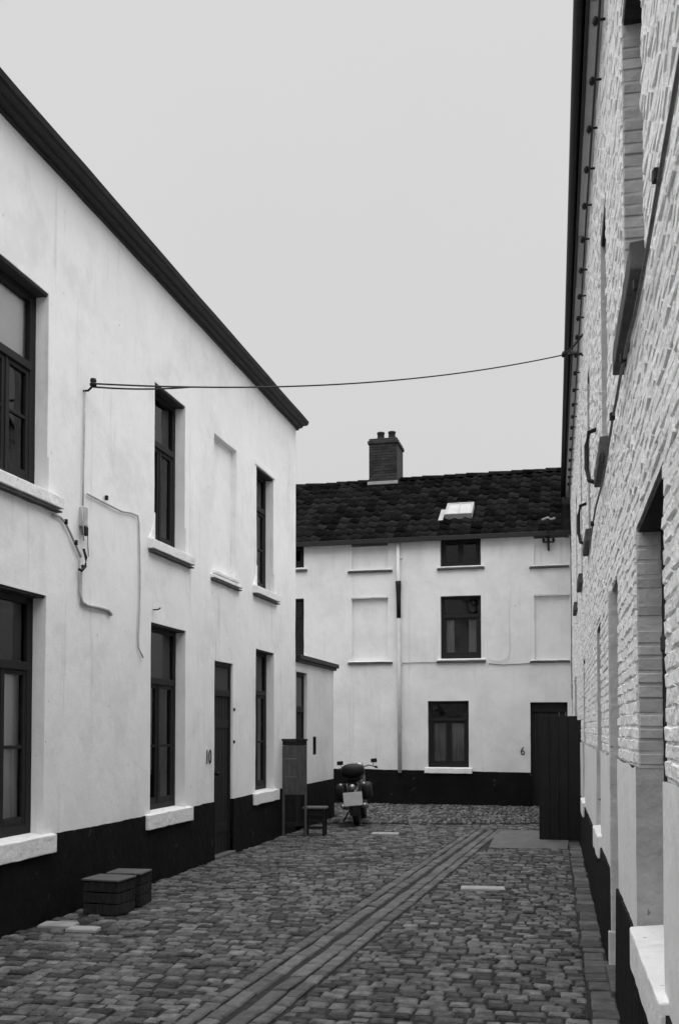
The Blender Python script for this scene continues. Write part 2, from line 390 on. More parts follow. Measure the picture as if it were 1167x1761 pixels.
while v < 17.6:
    wv = random.uniform(.092, .122); u = -6.0 + random.uniform(0, .15)
    while u < 3.2:
        lu = random.choice((random.uniform(.11, .15), random.uniform(.13, .19), random.uniform(.09, .12)))
        vv = v + wv / 2 + .035 * nz(u, v, 0, .9) + .012 * nz(u, v, 4, 3)
        c = T * vv + N * (u + lu / 2); u += lu
        if c.y > 16.75 + .1 * nz(c.x, 0, 0, 1): continue
        lo_, hi_ = -lu / 2, lu / 2                      # trimmed where it meets a wall, the edging or the channel
        lo_ = max(lo_, (leftx(c.y) + .004 - c.x)); hi_ = min(hi_, rightx(c.y) - .20 - c.x)
        a, q = chan(c)
        if a < CHL:
            if q < 0: hi_ = min(hi_, -.258 - q)
            else: lo_ = max(lo_, .248 - q)
        if hi_ - lo_ < .05: continue
        c = c + N * ((lo_ + hi_) / 2); lu = hi_ - lo_; 
        if c.y > 13.4 and c.x > 1.95 + (c.y - 13.4) * .22 and c.y < 15.75 and abs(q) > 0: continue   # concrete patch by the timber screen
        if any(abs(c.x - s[0][0]) < s[1] / 2 + .08 and abs(c.y - s[0][1]) < s[2] / 2 + .06 for s in SLABS): continue
        top = .006 * nz(c.x, c.y, 0, 1.2) + random.uniform(-.007, .007) - .012 * max(0, nz(c.x, c.y, 5, .55))
        yaw = random.uniform(-.06, .06); ax = (N + T * yaw).normalized()
        vs, fs = sett(c, ax, lu - random.uniform(.006, .014), wv - random.uniform(.006, .014), top, 0)
        stones.append((c, vs, fs, random.random(), 'sett'))
    v += wv; row += 1
# brick-on-edge apron in front of the far house
v = 16.6
while v < 23:
    u = -5.0 + random.uniform(0, .08)
    lv = random.uniform(.19, .23)
    while u < 3:
        wu = random.uniform(.075, .095); c = T * (v + lv / 2 + .02 * nz(u, v, 0, 2)) + N * (u + wu / 2); u += wu
        if c.x < leftx(c.y) + .05 and c.y < 18.3: continue
        if c.x < -4 or c.x > rightx(c.y) - .06 or c.y > fary(c.x) - .12 or c.y < 16.86 + .1 * nz(c.x, 0, 0, 1): continue
        vs, fs = sett(c, N, wu - .012, lv - .014, .02 + random.uniform(-.008, .008), 0)
        stones.append((c, vs, fs, random.random(), 'apron'))
    v += lv
# edging stones along the right-hand wall
y = 1.0
while y < 14.0:
    l = random.uniform(.14, .30); c = Vector((rightx(y + l / 2) - .115 + random.uniform(-.012, .012), y + l / 2, 0))
    vs, fs = sett(c, Vector((-RDIR.y, RDIR.x, 0)) * -1, random.uniform(.14, .17), l - .012, .004 + random.uniform(-.005, .005), 0)
    stones.append((c, vs, fs, random.random(), 'edge')); y += l
for (cx, cy), lx, ly in SLABS:
    c = Vector((cx, cy, 0)); vs, fs = sett(c, (N + T * random.uniform(.0, .12)).normalized(), lx, ly, .016, 0)
    stones.append((c, vs, fs, .5, 'slab'))
def visible(c):
    p = proj(c); return p is not None and -10 < p[0] < 1177 and 1300 < p[1] < 1775
stones.sort(key=lambda s: (s[4] in ('sett', 'apron'), not visible(s[0]), s[0].length))
rest = MB(); nfree = 0
matof = dict(sett='sett', apron='sett', edge='edgestone', slab='slab')
for c, vs, fs, tone, kind in stones:
    if nfree < 298:
        m = MB(); m.poly([p - c for p in vs], fs, 0); nfree += 1
        m.build({'sett': 'sett', 'apron': 'sett', 'edge': 'edging_stone', 'slab': 'slab'}[kind], M[matof[kind]], pv, loc=c)
    else: rest.poly(vs, fs, tone)
tag(rest.build('sett_field', M['sett'], pv), None, None, None, 'stuff')

# concrete patch
c = MB(); top = [(2.02, 13.45), (2.66, 13.30), (3.05, 13.30), (3.62, 15.6), (2.75, 15.75), (2.50, 15.75)]
c.poly([(x, y, -.05) for x, y in top] + [(x, y, .003) for x, y in top], [tuple(range(6, 12))] + [(k, (k + 1) % 6, 6 + (k + 1) % 6, 6 + k) for k in range(6)])
tag(c.build('concrete_apron', M['concrete']), 'smooth worn concrete patch in front of the dark timber screen', None, None, 'structure')

# drain channel: outer rows of setts, two dished lines of slabs with a groove between
dc = empty('drain_channel', (0, 0, 0)); tag(dc, 'shallow stone drain channel running diagonally through the cobbled yard', None, None, 'structure')
for (w0, w1, z, lo, hi, sl) in ((-.255, -.150, .006, .12, .22, 0), (-.142, -.034, .002, .2, .42, -.09), (.0, .130, -.002, .25, .5, .06), (.140, .245, .006, .12, .22, 0)):
    a = 0
    while a < CHL:
        l = random.uniform(lo, hi); cen = CH0 + CHD * (a + l / 2) + CHN * ((w0 + w1) / 2 + .006 * nz(a, w0, 0, 1.3))
        if cen.y < 15.9:
            vs, fs = sett(Vector((0, 0, 0)), CHN, w1 - w0 - .008, l - random.uniform(.006, .014), z + random.uniform(-.004, .004), 0)
            vs = [p + Vector((0, 0, sl * p.dot(CHN))) if i >= 4 else p for i, p in enumerate(vs)]
            m = MB(); m.poly(vs, fs); m.build('channel_stone', M['channel'], dc, loc=cen)
        a += l
m = MB(); m.face([CH0 + CHN * -.15 + Vector((0, 0, -.03)), CH0 + CHN * .15 + Vector((0, 0, -.03)), CH1 + CHN * .15 + Vector((0, 0, -.03)), CH1 + CHN * -.15 + Vector((0, 0, -.03))])
m.build('channel_bed', M['bed'], dc)

# ================================================================== left house
house = empty('house', LO, rz(LDIR))
tag(house, 'long white plastered house with dark cornice and black plinth, on the left', 'house')
X0, X1, DEP, EAVE, PL = -5.0, 16.15, .12, 6.46, .71
up = [(4.0, 4.85), (7.66, 8.53), (10.71, 11.55), (14.16, 14.96)]; gr = [(4.0, 4.9), (7.62, 8.53), (10.65, 11.60), (14.14, 15.01)]
holes = [(a, b, 3.60, 5.31, DEP, False) for a, b in up] + [(a, b, .72, 2.73, DEP, False) for a, b in gr] + [(12.48, 13.31, 3.56, 5.28, .075, True), (12.53, 13.21, -.1, 2.455, .04, False)]
sheet, rev = facade(X0, X1, PL - .06, EAVE, holes, seed=2)
w = sheet.build('wall', M['plaster'], house); reveals(rev, 'plaster', w)
# plinth, broken by the door
for a, b_ in ((X0, 12.53), (13.21, X1)):
    m = MB(); n = int((b_ - a) / .06) + 1; vs = []
    for k in range(n + 1):
        x = a + (b_ - a) * k / n; d = -.014 + .006 * nz(x, 2, 2, 2.3)
        vs += [(x, d, -.1), (x, d + .004 * nz(x, 5, 1, 3), PL + .012 * nz(x, 0, 1, 2.3) + .008 * nz(x, 0, 4, 9)), (x, .04, PL + .012 * nz(x, 0, 1, 2.3) + .008 * nz(x, 0, 4, 9))]
    fs = []
    for k in range(n): fs += [(3 * k, 3 * k + 3, 3 * k + 4, 3 * k + 1), (3 * k + 1, 3 * k + 4, 3 * k + 5, 3 * k + 2)]
    fs += [(0, 1, 2), (3 * n, 3 * n + 2, 3 * n + 1)]
    m.poly(vs, fs); m.build('plinth', M['tar'], house)
m = MB(); m.box(X1 - .28, X1 - .002, .012, 7.0, -.1, EAVE + .01); m.box(X0, X0 + .28, .012, 7, -.1, EAVE); m.box(X0, X1 - .3, 6.7, 7.0, -.1, EAVE)
m.build('end_wall', M['plaster'], house)
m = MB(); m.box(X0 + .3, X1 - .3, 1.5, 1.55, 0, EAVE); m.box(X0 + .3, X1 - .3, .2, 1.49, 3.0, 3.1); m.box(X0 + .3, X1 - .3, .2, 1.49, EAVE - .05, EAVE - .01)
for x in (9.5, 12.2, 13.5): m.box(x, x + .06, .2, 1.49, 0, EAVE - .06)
m.build('room_shade_panel', M['room'], house)  # near-black panels added so the rooms look unlit
# cornice: moulded dark eaves board with gutter lip
m = MB(); prof = [(.03, EAVE - .04), (-.03, EAVE - .04), (-.035, EAVE - .015), (-.09, EAVE - .005), (-.10, EAVE + .02), (-.165, EAVE + .025), (-.185, EAVE + .04), (-.20, EAVE + .085), (-.185, EAVE + .09), (.03, EAVE + .08)]
vs = []; n = 40
for k in range(n + 1):
    x = X0 + (X1 + .07 - X0) * k / n
    for (y, z) in prof: vs.append((x, y + .006 * nz(x, 1, 0, 1.1), z + .012 * nz(x, 4, 0, .7)))
q = len(prof); fs = []
for k in range(n):
    for i in range(q): fs.append((k * q + i, k * q + (i + 1) % q, (k + 1) * q + (i + 1) % q, (k + 1) * q + i))
fs += [tuple(range(q)), tuple(n * q + i for i in range(q))[::-1]]
m.poly(vs, fs); m.build('cornice', M['cornice'], house)
# roof, low pitch, hidden above the eaves from below
m = MB(); m.poly([(X0, -.15, EAVE + .095), (X1 + .05, -.15, EAVE + .095), (X1 + .05, 3.5, EAVE + 1.35), (X0, 3.5, EAVE + 1.35), (X1 + .05, 7.1, EAVE + .08), (X0, 7.1, EAVE + .08)], [(0, 1, 2, 3), (3, 2, 4, 5), (1, 4, 2), (0, 3, 5)])
m.build('roof', M['tile'], house)
# windows
window(house, *up[0], 3.60, 5.31, DEP); window(house, *gr[0], .72, 2.73, DEP)
window(house, *up[1], 3.60, 5.31, DEP, transom=.62, upper='curtain', bar=.55, fw=.085, label='upper window with a pale sheet standing in for sky reflection in the top light')
window(house, *up[2], 3.60, 5.31, DEP, transom=.66, curtain=[(.05, .42, .66, 1, 'curtain')], label='narrow upper window, pale curtain behind the top light')
window(house, *up[3], 3.60, 5.31, DEP, transom=.7, bar=.5)
window(house, *gr[1], .72, 2.73, DEP, transom=.70, bar=.5, fw=.08, curtain=[(.04, .96, .02, .72, 'curtain')], label='ground-floor window with pale gathered curtains')
window(house, *gr[2], .72, 2.73, DEP, transom=.70, bar=.48, curtain=[(.28, .72, .22, .70, 'net')])
window(house, *gr[3], .72, 2.73, DEP, transom=.70, bar=.48, curtain=[(.2, .8, .12, .70, 'net')])
for (a, b_), z in ((up[0], 0), (up[1], 0), (up[2], 0), (up[3], 0)): sill(house, a - .16, b_ + .17, 3.495, 3.615, .07, DEP + .01); sill(house, a - .14, b_ + .16, 3.462, 3.494, .062, .02, 'dark_sill', name='sill_dark_strip')  # dark strip stands in for the shade under each sill
sill(house, 12.38, 13.44, 3.465, 3.52, .055, .02); sill(house, 12.39, 13.43, 3.43, 3.464, .05, .02, 'dark_sill', name='sill_dark_strip'); sill(house, 12.44, 13.36, 3.525, 3.585, .04, .085)  # dark strip here also carries the underside shade in its colour
for a, b_ in gr: sill(house, a - .13, b_ + .14, .56, .735, .05, DEP + .01)
# plaster fillets at the feet of the upper reveals
for a, b_ in up:
    for x, sg in ((b_, 1), (a, -1)):
        m = MB(); pts = [(0, .30), (0, 0), (.15 * sg, 0), (.08 * sg, .07), (.035 * sg, .15)]
        m.poly([(x + p[0], -.016, 3.606 + p[1]) for p in pts] + [(x + p[0], .02, 3.606 + p[1]) for p in pts], [(0, 1, 2, 3, 4)] + [(k, (k + 1) % 5, 5 + (k + 1) % 5, 5 + k) for k in range(5)])
        m.build('plaster_fillet', M['plaster'], house, .004)
# lintel board over the last upper window
m = MB(); m.box(14.10, 15.02, -.012, .03, 5.315, 5.39); m.build('lintel', M['plaster'], house, .006)
# door 10
d = MB(); d.box(12.49, 12.585, .03, .09, 0, 2.49); d.box(13.155, 13.25, .03, .09, 0, 2.49); d.box(12.585, 13.155, .03, .09, 2.40, 2.49); d.box(12.585, 13.155, .018, .088, 2.02, 2.10)
dr = d.build('door', M['door'], house, .004); dr['label'] = 'tall dark plank door with transom panel'
m = MB(); m.box(12.585, 13.155, .05, .07, 2.10, 2.40); m.build('transom_panel', M['greywood'], dr)
planks(dr, 12.585, 13.155, .04, 2.02, .045, .08, 5, 'door')
m = MB(); m.box(12.60, 13.14, .036, .046, .30, .42); m.box(12.60, 13.14, .036, .046, 1.62, 1.72); m.build('ledge', M['door'], dr, .003)
m = MB(); m.lathe([(.018, 0), (.02, -.03), (.03, -.045), (.02, -.065), (.004, -.07)], (12.66, .045, 1.05), 'Y', 10); m.build('door_handle', M['iron'], dr)
m = MB(); m.box(12.53, 13.21, -.05, .10, -.1, .04); m.build('door_step', M['edgestone'], house, .01)
m = MB(); m.box(13.215, 13.24, -.022, -.006, 1.84, 1.88); m.box(13.215, 13.24, -.022, -.006, 1.42, 1.46); m.build('hinge', M['iron'], house)
def number(txt, root, x, z, size, y):
    cu = bpy.data.curves.new('txt', 'FONT'); cu.body = txt; cu.size = size; cu.extrude = .0015; cu.align_x = 'CENTER'; cu.offset = .002
    t = bpy.data.objects.new('txt', cu); C.objects.link(t); dg = bpy.context.evaluated_depsgraph_get()
    me = bpy.data.meshes.new_from_object(t.evaluated_get(dg)); bpy.data.objects.remove(t)
    me.materials.clear(); me.materials.append(M['ink'])
    o = link('house_number', me, root); o.location = (x, y, z); o.rotation_euler = (R(90), 0, R(0)); o.scale = (.8, 1, 1); return o
o = number('10', house, 12.32, 1.19, .24, -.010); o['label'] = 'painted number 10 beside the door'; o.scale = (.85, 1, 1)

# ================================================================== low outbuilding continuing the left wall
ob = empty('outbuilding', world_of(LO, LDIR, 16.17, 0, 0), rz(LDIR))
tag(ob, 'low white outbuilding with dark coping joined to the end of the left house', 'outbuilding')
AL = 2.52
holes = [(.02, .67, -.1, 2.53, .06, False), (1.06, 1.30, 1.17, 1.48, .03, False)]
sheet, rev = facade(0, AL, PL - .06, 2.72, holes, seed=11)
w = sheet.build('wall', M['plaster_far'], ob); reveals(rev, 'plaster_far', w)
m = MB(); m.box(.67, AL + .012, -.014, .05, -.1, PL - .01); m.build('plinth', M['tar'], ob)
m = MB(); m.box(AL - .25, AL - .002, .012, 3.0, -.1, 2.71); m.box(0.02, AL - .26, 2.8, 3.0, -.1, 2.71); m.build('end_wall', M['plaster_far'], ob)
m = MB(); m.box(0, AL + .08, -.09, .03, 2.725, 2.80); m.box(0, AL + .05, -.05, .03, 2.68, 2.724); m.build('coping', M['cornice'], ob, .01)
m = MB(); m.poly([(0, -.05, 2.80), (AL + .08, -.05, 2.80), (AL + .08, 3.0, 2.72), (0, 3.0, 2.72)], [(0, 1, 2, 3)]); m.build('roof', M['tile'], ob)
d = MB(); d.box(-.0, .09, .05, .11, 0, 2.55); d.box(.60, .70, .05, .11, 0, 2.55); d.box(.09, .60, .05, .11, 2.46, 2.55); d.box(.09, .60, .035, .10, 1.88, 1.98)
dr = d.build('door', M['door'], ob, .004)
m = MB(); m.box(.09, .60, .07, .09, 1.98, 2.46); m.build('transom_panel', M['greypaint'], dr)
planks(dr, .09, .60, .03, 1.88, .065, .10, 4, 'door')
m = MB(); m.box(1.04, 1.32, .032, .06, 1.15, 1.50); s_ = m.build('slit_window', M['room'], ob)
m = MB(); m.box(1.06, 1.08, .012, .031, 1.17, 1.48); m.box(1.28, 1.30, .012, .031, 1.17, 1.48); m.box(1.08, 1.28, .012, .031, 1.46, 1.48); m.box(1.08, 1.28, .012, .031, 1.17, 1.19); m.build('frame', M['wood'], s_)

# ================================================================== right brick house
bh = empty('brick_house', RO, rz(RDIR))
tag(bh, 'long limewashed brick house with black plinth, on the right', 'house')
S0, S1, RE, RP, RD = -1.0, 26.0, 6.72, .655, .115
rg = [(16.35, 17.56, .69, 2.55), (11.95, 12.80, .74, 2.50), (7.70, 8.55, .70, 2.50), (20.0, 21.0, .68, 2.55)]
rdoor = [(14.35, 15.02, -.1, 2.53), (3.2, 4.1, -.1, 2.52)]
ru = [(15.75, 16.92, 3.62, 5.42), (13.25, 14.15, 3.62, 5.42), (10.1, 10.95, 3.62, 5.42), (7.2, 8.05, 3.62, 5.42), (4.3, 5.15, 3.62, 5.42), (19.6, 20.6, 3.62, 5.42)]
holes = [(a, b_, c_, d_, RD, False) for a, b_, c_, d_ in rg + rdoor + ru]
sheet, rev = facade(S0, S1, 1.42, RE, holes, step=.3, amp=.003, seed=5, ragged=.006, off=.0035)
w = sheet.build('wall', M['brick'], bh)
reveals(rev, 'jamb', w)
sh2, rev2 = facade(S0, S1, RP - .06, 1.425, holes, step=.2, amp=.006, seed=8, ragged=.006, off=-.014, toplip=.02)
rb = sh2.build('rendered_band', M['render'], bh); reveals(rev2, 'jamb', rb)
# bricks, proud of their joints
def gaps(x0, x1, z0, z1):
    """free stretches of a course"""
    segs = [(x0, x1)]
    for h in holes:
        if h[2] < z1 - .01 and h[3] > z0 + .01:
            new = []
            for a, b_ in segs:
                if h[1] <= a or h[0] >= b_: new.append((a, b_))
                else:
                    if h[0] > a: new.append((a, h[0]))
                    if h[1] < b_: new.append((h[1], b_))
            segs = new
    return segs
bricks = []; z = 1.432; k = 0; HB = .061
def brick_mesh(x0, x1, z0, z1, pr):
    j = lambda: random.uniform(-.005, .005); vs = []
    cs = [(x0, z0), (x1, z0), (x1, z1), (x0, z1)]; cx, cz = (x0 + x1) / 2, (z0 + z1) / 2
    jj = [(j(), j()) for _ in cs]; ti = random.uniform(-.004, .004)
    for lv, (shr, y) in enumerate(((0, .03), (.001, -pr * .6 + .002), (.006, -pr))):
        for i, ((x, z_), (a, c_)) in enumerate(zip(cs, jj)):
            vs.append((x + a + (shr if x < cx else -shr), y + (ti if i in (1, 2) else -ti) * (lv == 2) + random.uniform(-.0025, .0025), z_ + c_ + (shr if z_ < cz else -shr)))
    fs = []
    for l in (0, 4):
        for q in range(4): fs.append((l + q, l + (q + 1) % 4, l + 4 + (q + 1) % 4, l + 4 + q))
    fs.append((8, 9, 10, 11)); return vs, fs
while z + HB < RE - .02:
    for a, b_ in gaps(S0 + 1.0, 19.6, z, z + HB):
        x = a
        first = (k % 2) * .0975 + random.uniform(-.02, .02)
        L_ = .195
        x -= (a - first) % L_
        while x < b_:
            p, q = max(x, a) + .006, min(x + L_, b_) - .006
            if q - p > .035:
                wob = .012 * nz(p, z, 0, .5)
                dz = .006 * nz(p, k, 0, .8)
                pr = max(-.002, random.choice((random.uniform(.0, .005), random.uniform(.002, .008), random.uniform(.0, .010))) + .003 * nz(p, 0, z, 1.5))
                bricks.append((p, q, z + dz + .004, z + dz + HB - .004, pr))
            x += L_
    z += HB; k += 1
def vis_brick(b_):
    p = world_of(RO, RDIR, (b_[0] + b_[1]) / 2, 0, b_[2]); q = proj(p)
    if q is None or not (0 < q[0] < 1167 and 0 < q[1] < 1761): return 1e9
    return (p - Vector((0, 0, EYE))).length
bricks.sort(key=vis_brick); rest = MB()
for i, (p, q, a, b_, pr) in enumerate(bricks):
    vs, fs = brick_mesh(p, q, a, b_, pr)
    if i < 300:
        cx, cz = (p + q) / 2, (a + b_) / 2; m = MB(); m.poly([(t[0] - cx, t[1], t[2] - cz) for t in vs], fs, 0, False); m.build('brick', M['brick'], w, loc=(cx, 0, cz))
    else: rest.poly(vs, fs, random.random(), False)
tag(rest.build('brick_courses', M['brick'], w), None, None, None, 'stuff')
# courses showing on the grey jambs of the two nearest windows
for (a, z_, zt) in ((16.35, 1.43, 2.50), (15.75, 3.64, 5.38)):
    while z_ < zt:
        hb = random.uniform(.056, .074); m = MB(); pr = random.uniform(.002, .010); c0, c1 = random.uniform(.004, .012), random.uniform(.0, .006)
        m.poly([(a - .02, c0 - .006, z_ + .004), (a - .02, RD, z_ + .004), (a - .02, RD, z_ + hb - .003), (a - .02, c0 - .006, z_ + hb - .003), (a + pr, c0, z_ + .009), (a + pr - c1, RD - .002, z_ + .007), (a + pr - c1, RD - .002, z_ + hb - .008), (a + pr, c0, z_ + hb - .008)],
               [(0, 1, 2, 3), (4, 7, 6, 5), (0, 4, 5, 1), (1, 5, 6, 2), (2, 6, 7, 3), (3, 7, 4, 0)])
        m.build('jamb_brick', M['jamb'], bh, .003); z_ += hb
# plinth with a battered, worn top, broken at doors
for a, b_ in ((S0, 3.2), (4.1, 14.35), (15.02, S1)):
    m = MB(); n = int((b_ - a) / .06) + 1; vs = []
    for k in range(n + 1):
        x = a + (b_ - a) * k / n; d = -.028 + .01 * nz(x, 2, 2, 2.3)
        vs += [(x, d - .01, -.1), (x, d, RP + .012 * nz(x, 0, 1, 3) + .008 * nz(x, 0, 4, 10)), (x, .04, RP + .012 * nz(x, 0, 1, 3))]
    fs = []
    for k in range(n): fs += [(3 * k, 3 * k + 3, 3 * k + 4, 3 * k + 1), (3 * k + 1, 3 * k + 4, 3 * k + 5, 3 * k + 2)]
    fs += [(0, 1, 2), (3 * n, 3 * n + 2, 3 * n + 1)]
    m.poly(vs, fs); m.build('plinth', M['tar'], bh)
for (a, b_, c_, d_) in rg:
    window(bh, a, b_, c_, d_, RD, transom=.7, bar=.5, curtain=[(.05, .95, .1, .7, 'net')])
    sill(bh, a + .05, b_ + .14, c_ - .175, c_ + .022, .05, RD + .01)
for (a, b_, c_, d_) in ru:
    window(bh, a, b_, c_, d_, RD, transom=.68, bar=.5)
    sill(bh, a + .0, b_ + .08, c_ - .13, c_ + .01, .062, RD + .01, 'dark_sill')  # whole sill coloured dark to stand for its shaded underside
for (a, b_, c_, d_) in rdoor:
    d = MB(); d.box(a - .03, a + .07, RD, RD + .07, 0, d_ + .03); d.box(b_ - .07, b_ + .03, RD, RD + .07, 0, d_ + .03); d.box(a + .07, b_ - .07, RD, RD + .07, d_ - .08, d_ + .03); d.box(a + .07, b_ - .07, RD - .015, RD + .065, 2.0, 2.07)
    dr = d.build('door', M['door'], bh, .004)
    m = MB(); m.box(a + .07, b_ - .07, RD + .02, RD + .04, 2.07, d_ - .08); m.build('transom_panel', M['greywood'], dr)
    planks(dr, a + .07, b_ - .07, .04, 2.0, RD + .015, RD + .05, 5, 'door')
    m = MB(); m.box(a, b_, -.06, RD + .1, -.1, .05); m.build('door_step', M['edgestone'], bh, .012)
    # grey stone dressing of the door's far side, with a thicker foot
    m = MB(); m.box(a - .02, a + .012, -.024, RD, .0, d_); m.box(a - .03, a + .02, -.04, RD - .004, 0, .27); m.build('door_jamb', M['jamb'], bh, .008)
# eaves: boxed soffit, dark gutter
m = MB(); m.box(S0, S1, -.10, .02, RE - .01, RE + .04); m.build('soffit', M['pipe'], bh)
m = MB(); m.box(S0, S1, -.125, -.10, RE - .045, RE + .10); m.build('fascia', M['cornice'], bh, .004)
m = MB(); vs = []; prof = [(-.165 + .045 * math.cos(t), RE + .055 + .06 * math.sin(t)) for t in [math.pi * (1 + k / 8) for k in range(9)]]
for x in [S0 + (S1 - S0) * k / 30 for k in range(31)]: vs += [(x, y, z_ + .008 * nz(x, 0, 0, .6)) for y, z_ in prof]
m.poly(vs, [(k * 9 + i, k * 9 + i + 1, k * 9 + 9 + i + 1, k * 9 + 9 + i) for k in range(30) for i in range(8)], 0, True); m.build('gutter', M['iron'], bh)
m = MB(); m.poly([(S0, -.13, RE + .10), (S1, -.13, RE + .10), (S1, 3.2, RE + 1.7), (S0, 3.2, RE + 1.7), (S1, 6.5, RE + .1), (S0, 6.5, RE + .1)], [(0, 1, 2, 3), (3, 2, 4, 5), (1, 4, 2), (0, 3, 5)]); m.build('roof', M['tile'], bh)
m = MB(); m.box(S0, S0 + .3, .05, 6.4, -.1, RE); m.box(S1 - .3, S1, .05, 6.4, -.1, RE); m.box(S0 + .31, S1 - .31, 6.1, 6.4, -.1, RE); m.build('end_wall', M['render'], bh)
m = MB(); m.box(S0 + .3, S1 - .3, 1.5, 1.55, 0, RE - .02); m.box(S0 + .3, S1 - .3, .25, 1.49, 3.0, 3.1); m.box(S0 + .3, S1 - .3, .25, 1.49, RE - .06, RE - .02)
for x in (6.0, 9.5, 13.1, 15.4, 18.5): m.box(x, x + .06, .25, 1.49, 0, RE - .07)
m.build('room_shade_panel', M['room'], bh)  # near-black panels put behind the windows to darken the rooms
# grey peeled patches where the eaves board has lost its paint
for a, b_ in ((12.6, 14.2), (9.6, 10.8), (6.2, 7.6)):
    m = MB(); m.box(a, b_, -.098, -.03, RE - .03, RE - .011); m.build('eaves_board', M['jamb'], bh, .004)

# ================================================================== far house
fh = empty('tile_roofed_house', FO, rz(FDIR))
tag(fh, 'white house with dark pantile roof and chimney closing the end of the yard', 'house')
F0, F1, FE, FP = -2.2, 8.10, 5.73, .73
FD = .09
fopen = [(5.11, 5.98, .79, 2.21, FD, False), (5.39, 6.25, 3.11, 4.45, FD, False), (5.39, 6.25, 5.09, 5.70, FD, False), (7.26, 8.02, -.1, 2.17, .10, False), (1.5, 2.36, 3.24, 4.50, FD, False), (1.5, 2.36, 5.19, 5.70, FD, False), (1.2, 2.0, .79, 2.2, FD, False)]
blind = [(3.45, 4.24, 3.06, 4.46, .06, True), (3.45, 4.24, 5.09, 5.64, .05, True), (7.36, 8.07, 3.06, 4.40, .06, True), (7.36, 8.07, 5.05, 5.60, .05, True)]
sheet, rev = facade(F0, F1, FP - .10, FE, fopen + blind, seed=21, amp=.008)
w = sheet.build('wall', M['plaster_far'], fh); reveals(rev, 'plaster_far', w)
for a, b_ in ((F0, 7.26), (8.02, F1)):
    m = MB(); n = int((b_ - a) / .06) + 1; vs = []
    for k in range(n + 1):
        x = a + (b_ - a) * k / n; d = -.014 + .006 * nz(x, 2, 2, 2.3); h = FP + (4.8 - x) * .012
        vs += [(x, d, -.1), (x, d, h + .012 * nz(x, 0, 1, 2.3) + .008 * nz(x, 0, 4, 9)), (x, .03, h + .012 * nz(x, 0, 1, 2.3))]
    fs = []
    for k in range(n): fs += [(3 * k, 3 * k + 3, 3 * k + 4, 3 * k + 1), (3 * k + 1, 3 * k + 4, 3 * k + 5, 3 * k + 2)]
    m.poly(vs, fs); m.build('plinth', M['tar'], fh)
window(fh, 5.11, 5.98, .79, 2.21, FD, transom=.72, mullion=True, curtain=[(.05, .95, .02, .7, 'net')], label='ground-floor window with grey net curtain')
window(fh, 5.39, 6.25, 3.11, 4.45, FD, transom=.68, mullion=False, curtain=[(.06, .32, .03, .66, 'net'), (.68, .94, .03, .66, 'net')], label='upper window with curtains drawn to both sides')
window(fh, 5.39, 6.25, 5.09, 5.70, FD, transom=None, mullion=True); window(fh, 1.5, 2.36, 3.24, 4.50, FD); window(fh, 1.5, 2.36, 5.19, 5.70, FD, transom=None); window(fh, 1.2, 2.0, .79, 2.2, FD)
for a, b_, zb, zt in ((5.04, 6.05, .67, .80), (5.30, 6.35, 3.02, 3.115), (5.32, 6.33, 5.01, 5.095), (3.36, 4.35, 3.02, 3.065), (3.36, 4.35, 5.02, 5.095), (7.26, 8.08, 2.99, 3.065), (7.26, 8.08, 4.97, 5.055), (1.4, 2.44, 3.15, 3.245), (1.4, 2.44, 5.10, 5.195), (1.1, 2.1, .67, .80)):
    if zb < 1: sill(fh, a, b_, zb, zt, .06, .055)
    else:
        sill(fh, a + .01, b_ - .01, zb + .045, max(zt, zb + .075), .045, .055); sill(fh, a, b_, zb, zb + .044, .06, .03, 'dark_sill', name='sill_dark_strip')  # pale sill body over a darker strip
for a, b_, z_ in ((3.45, 4.24, 4.46), (7.36, 8.07, 4.40)):
    m = MB(); m.box(a - .01, b_ + .01, -.035, .058, z_ - .012, z_ + .022); m.build('lintel', M['jamb'], fh, .004)
for a, b_ in ((3.45, 4.24), (7.36, 8.07)):
    m = MB(); m.box(a, b_, -.05, .045, 5.60, 5.72); m.build('eaves_board', M['greypaint'], fh, .004)
d = MB(); d.box(7.23, 7.31, .10, .16, 0, 2.20); d.box(7.98, 8.06, .10, .16, 0, 2.20); d.box(7.31, 7.98, .10, .16, 2.12, 2.20); d.box(7.31, 7.98, .085, .155, 1.97, 2.03)
dr = d.build('door', M['door'], fh, .004); m = MB(); m.box(7.31, 7.98, .12, .14, 2.03, 2.12); m.build('transom_panel', M['wood'], dr); planks(dr, 7.31, 7.98, .03, 1.97, .115, .15, 5, 'door')
o = number('6', fh, 7.10, 1.07, .24, -.008); o['label'] = 'painted number 6 beside the door'
# drainpipe with a bare iron joint
pp = MB(); pp.tube([(4.48, -.06, 5.66), (4.485, -.055, 4.8), (4.50, -.055, 3.0), (4.51, -.055, .68)], .042, 10); pp = pp.build('drainpipe', M['pipe'], fh)
m = MB(); m.tube([(4.485, -.057, 4.80), (4.488, -.057, 4.72), (4.49, -.055, 4.45), (4.495, -.055, 4.0)], .05, 10, rr=[.062, .058, .048, .046]); m.build('joint', M['iron'], pp)
for z_ in (5.3, 3.0, 1.7):
    m = MB(); m.box(4.44, 4.56, -.06, -.0, z_, z_ + .03); m.build('bracket', M['pipe'], pp)
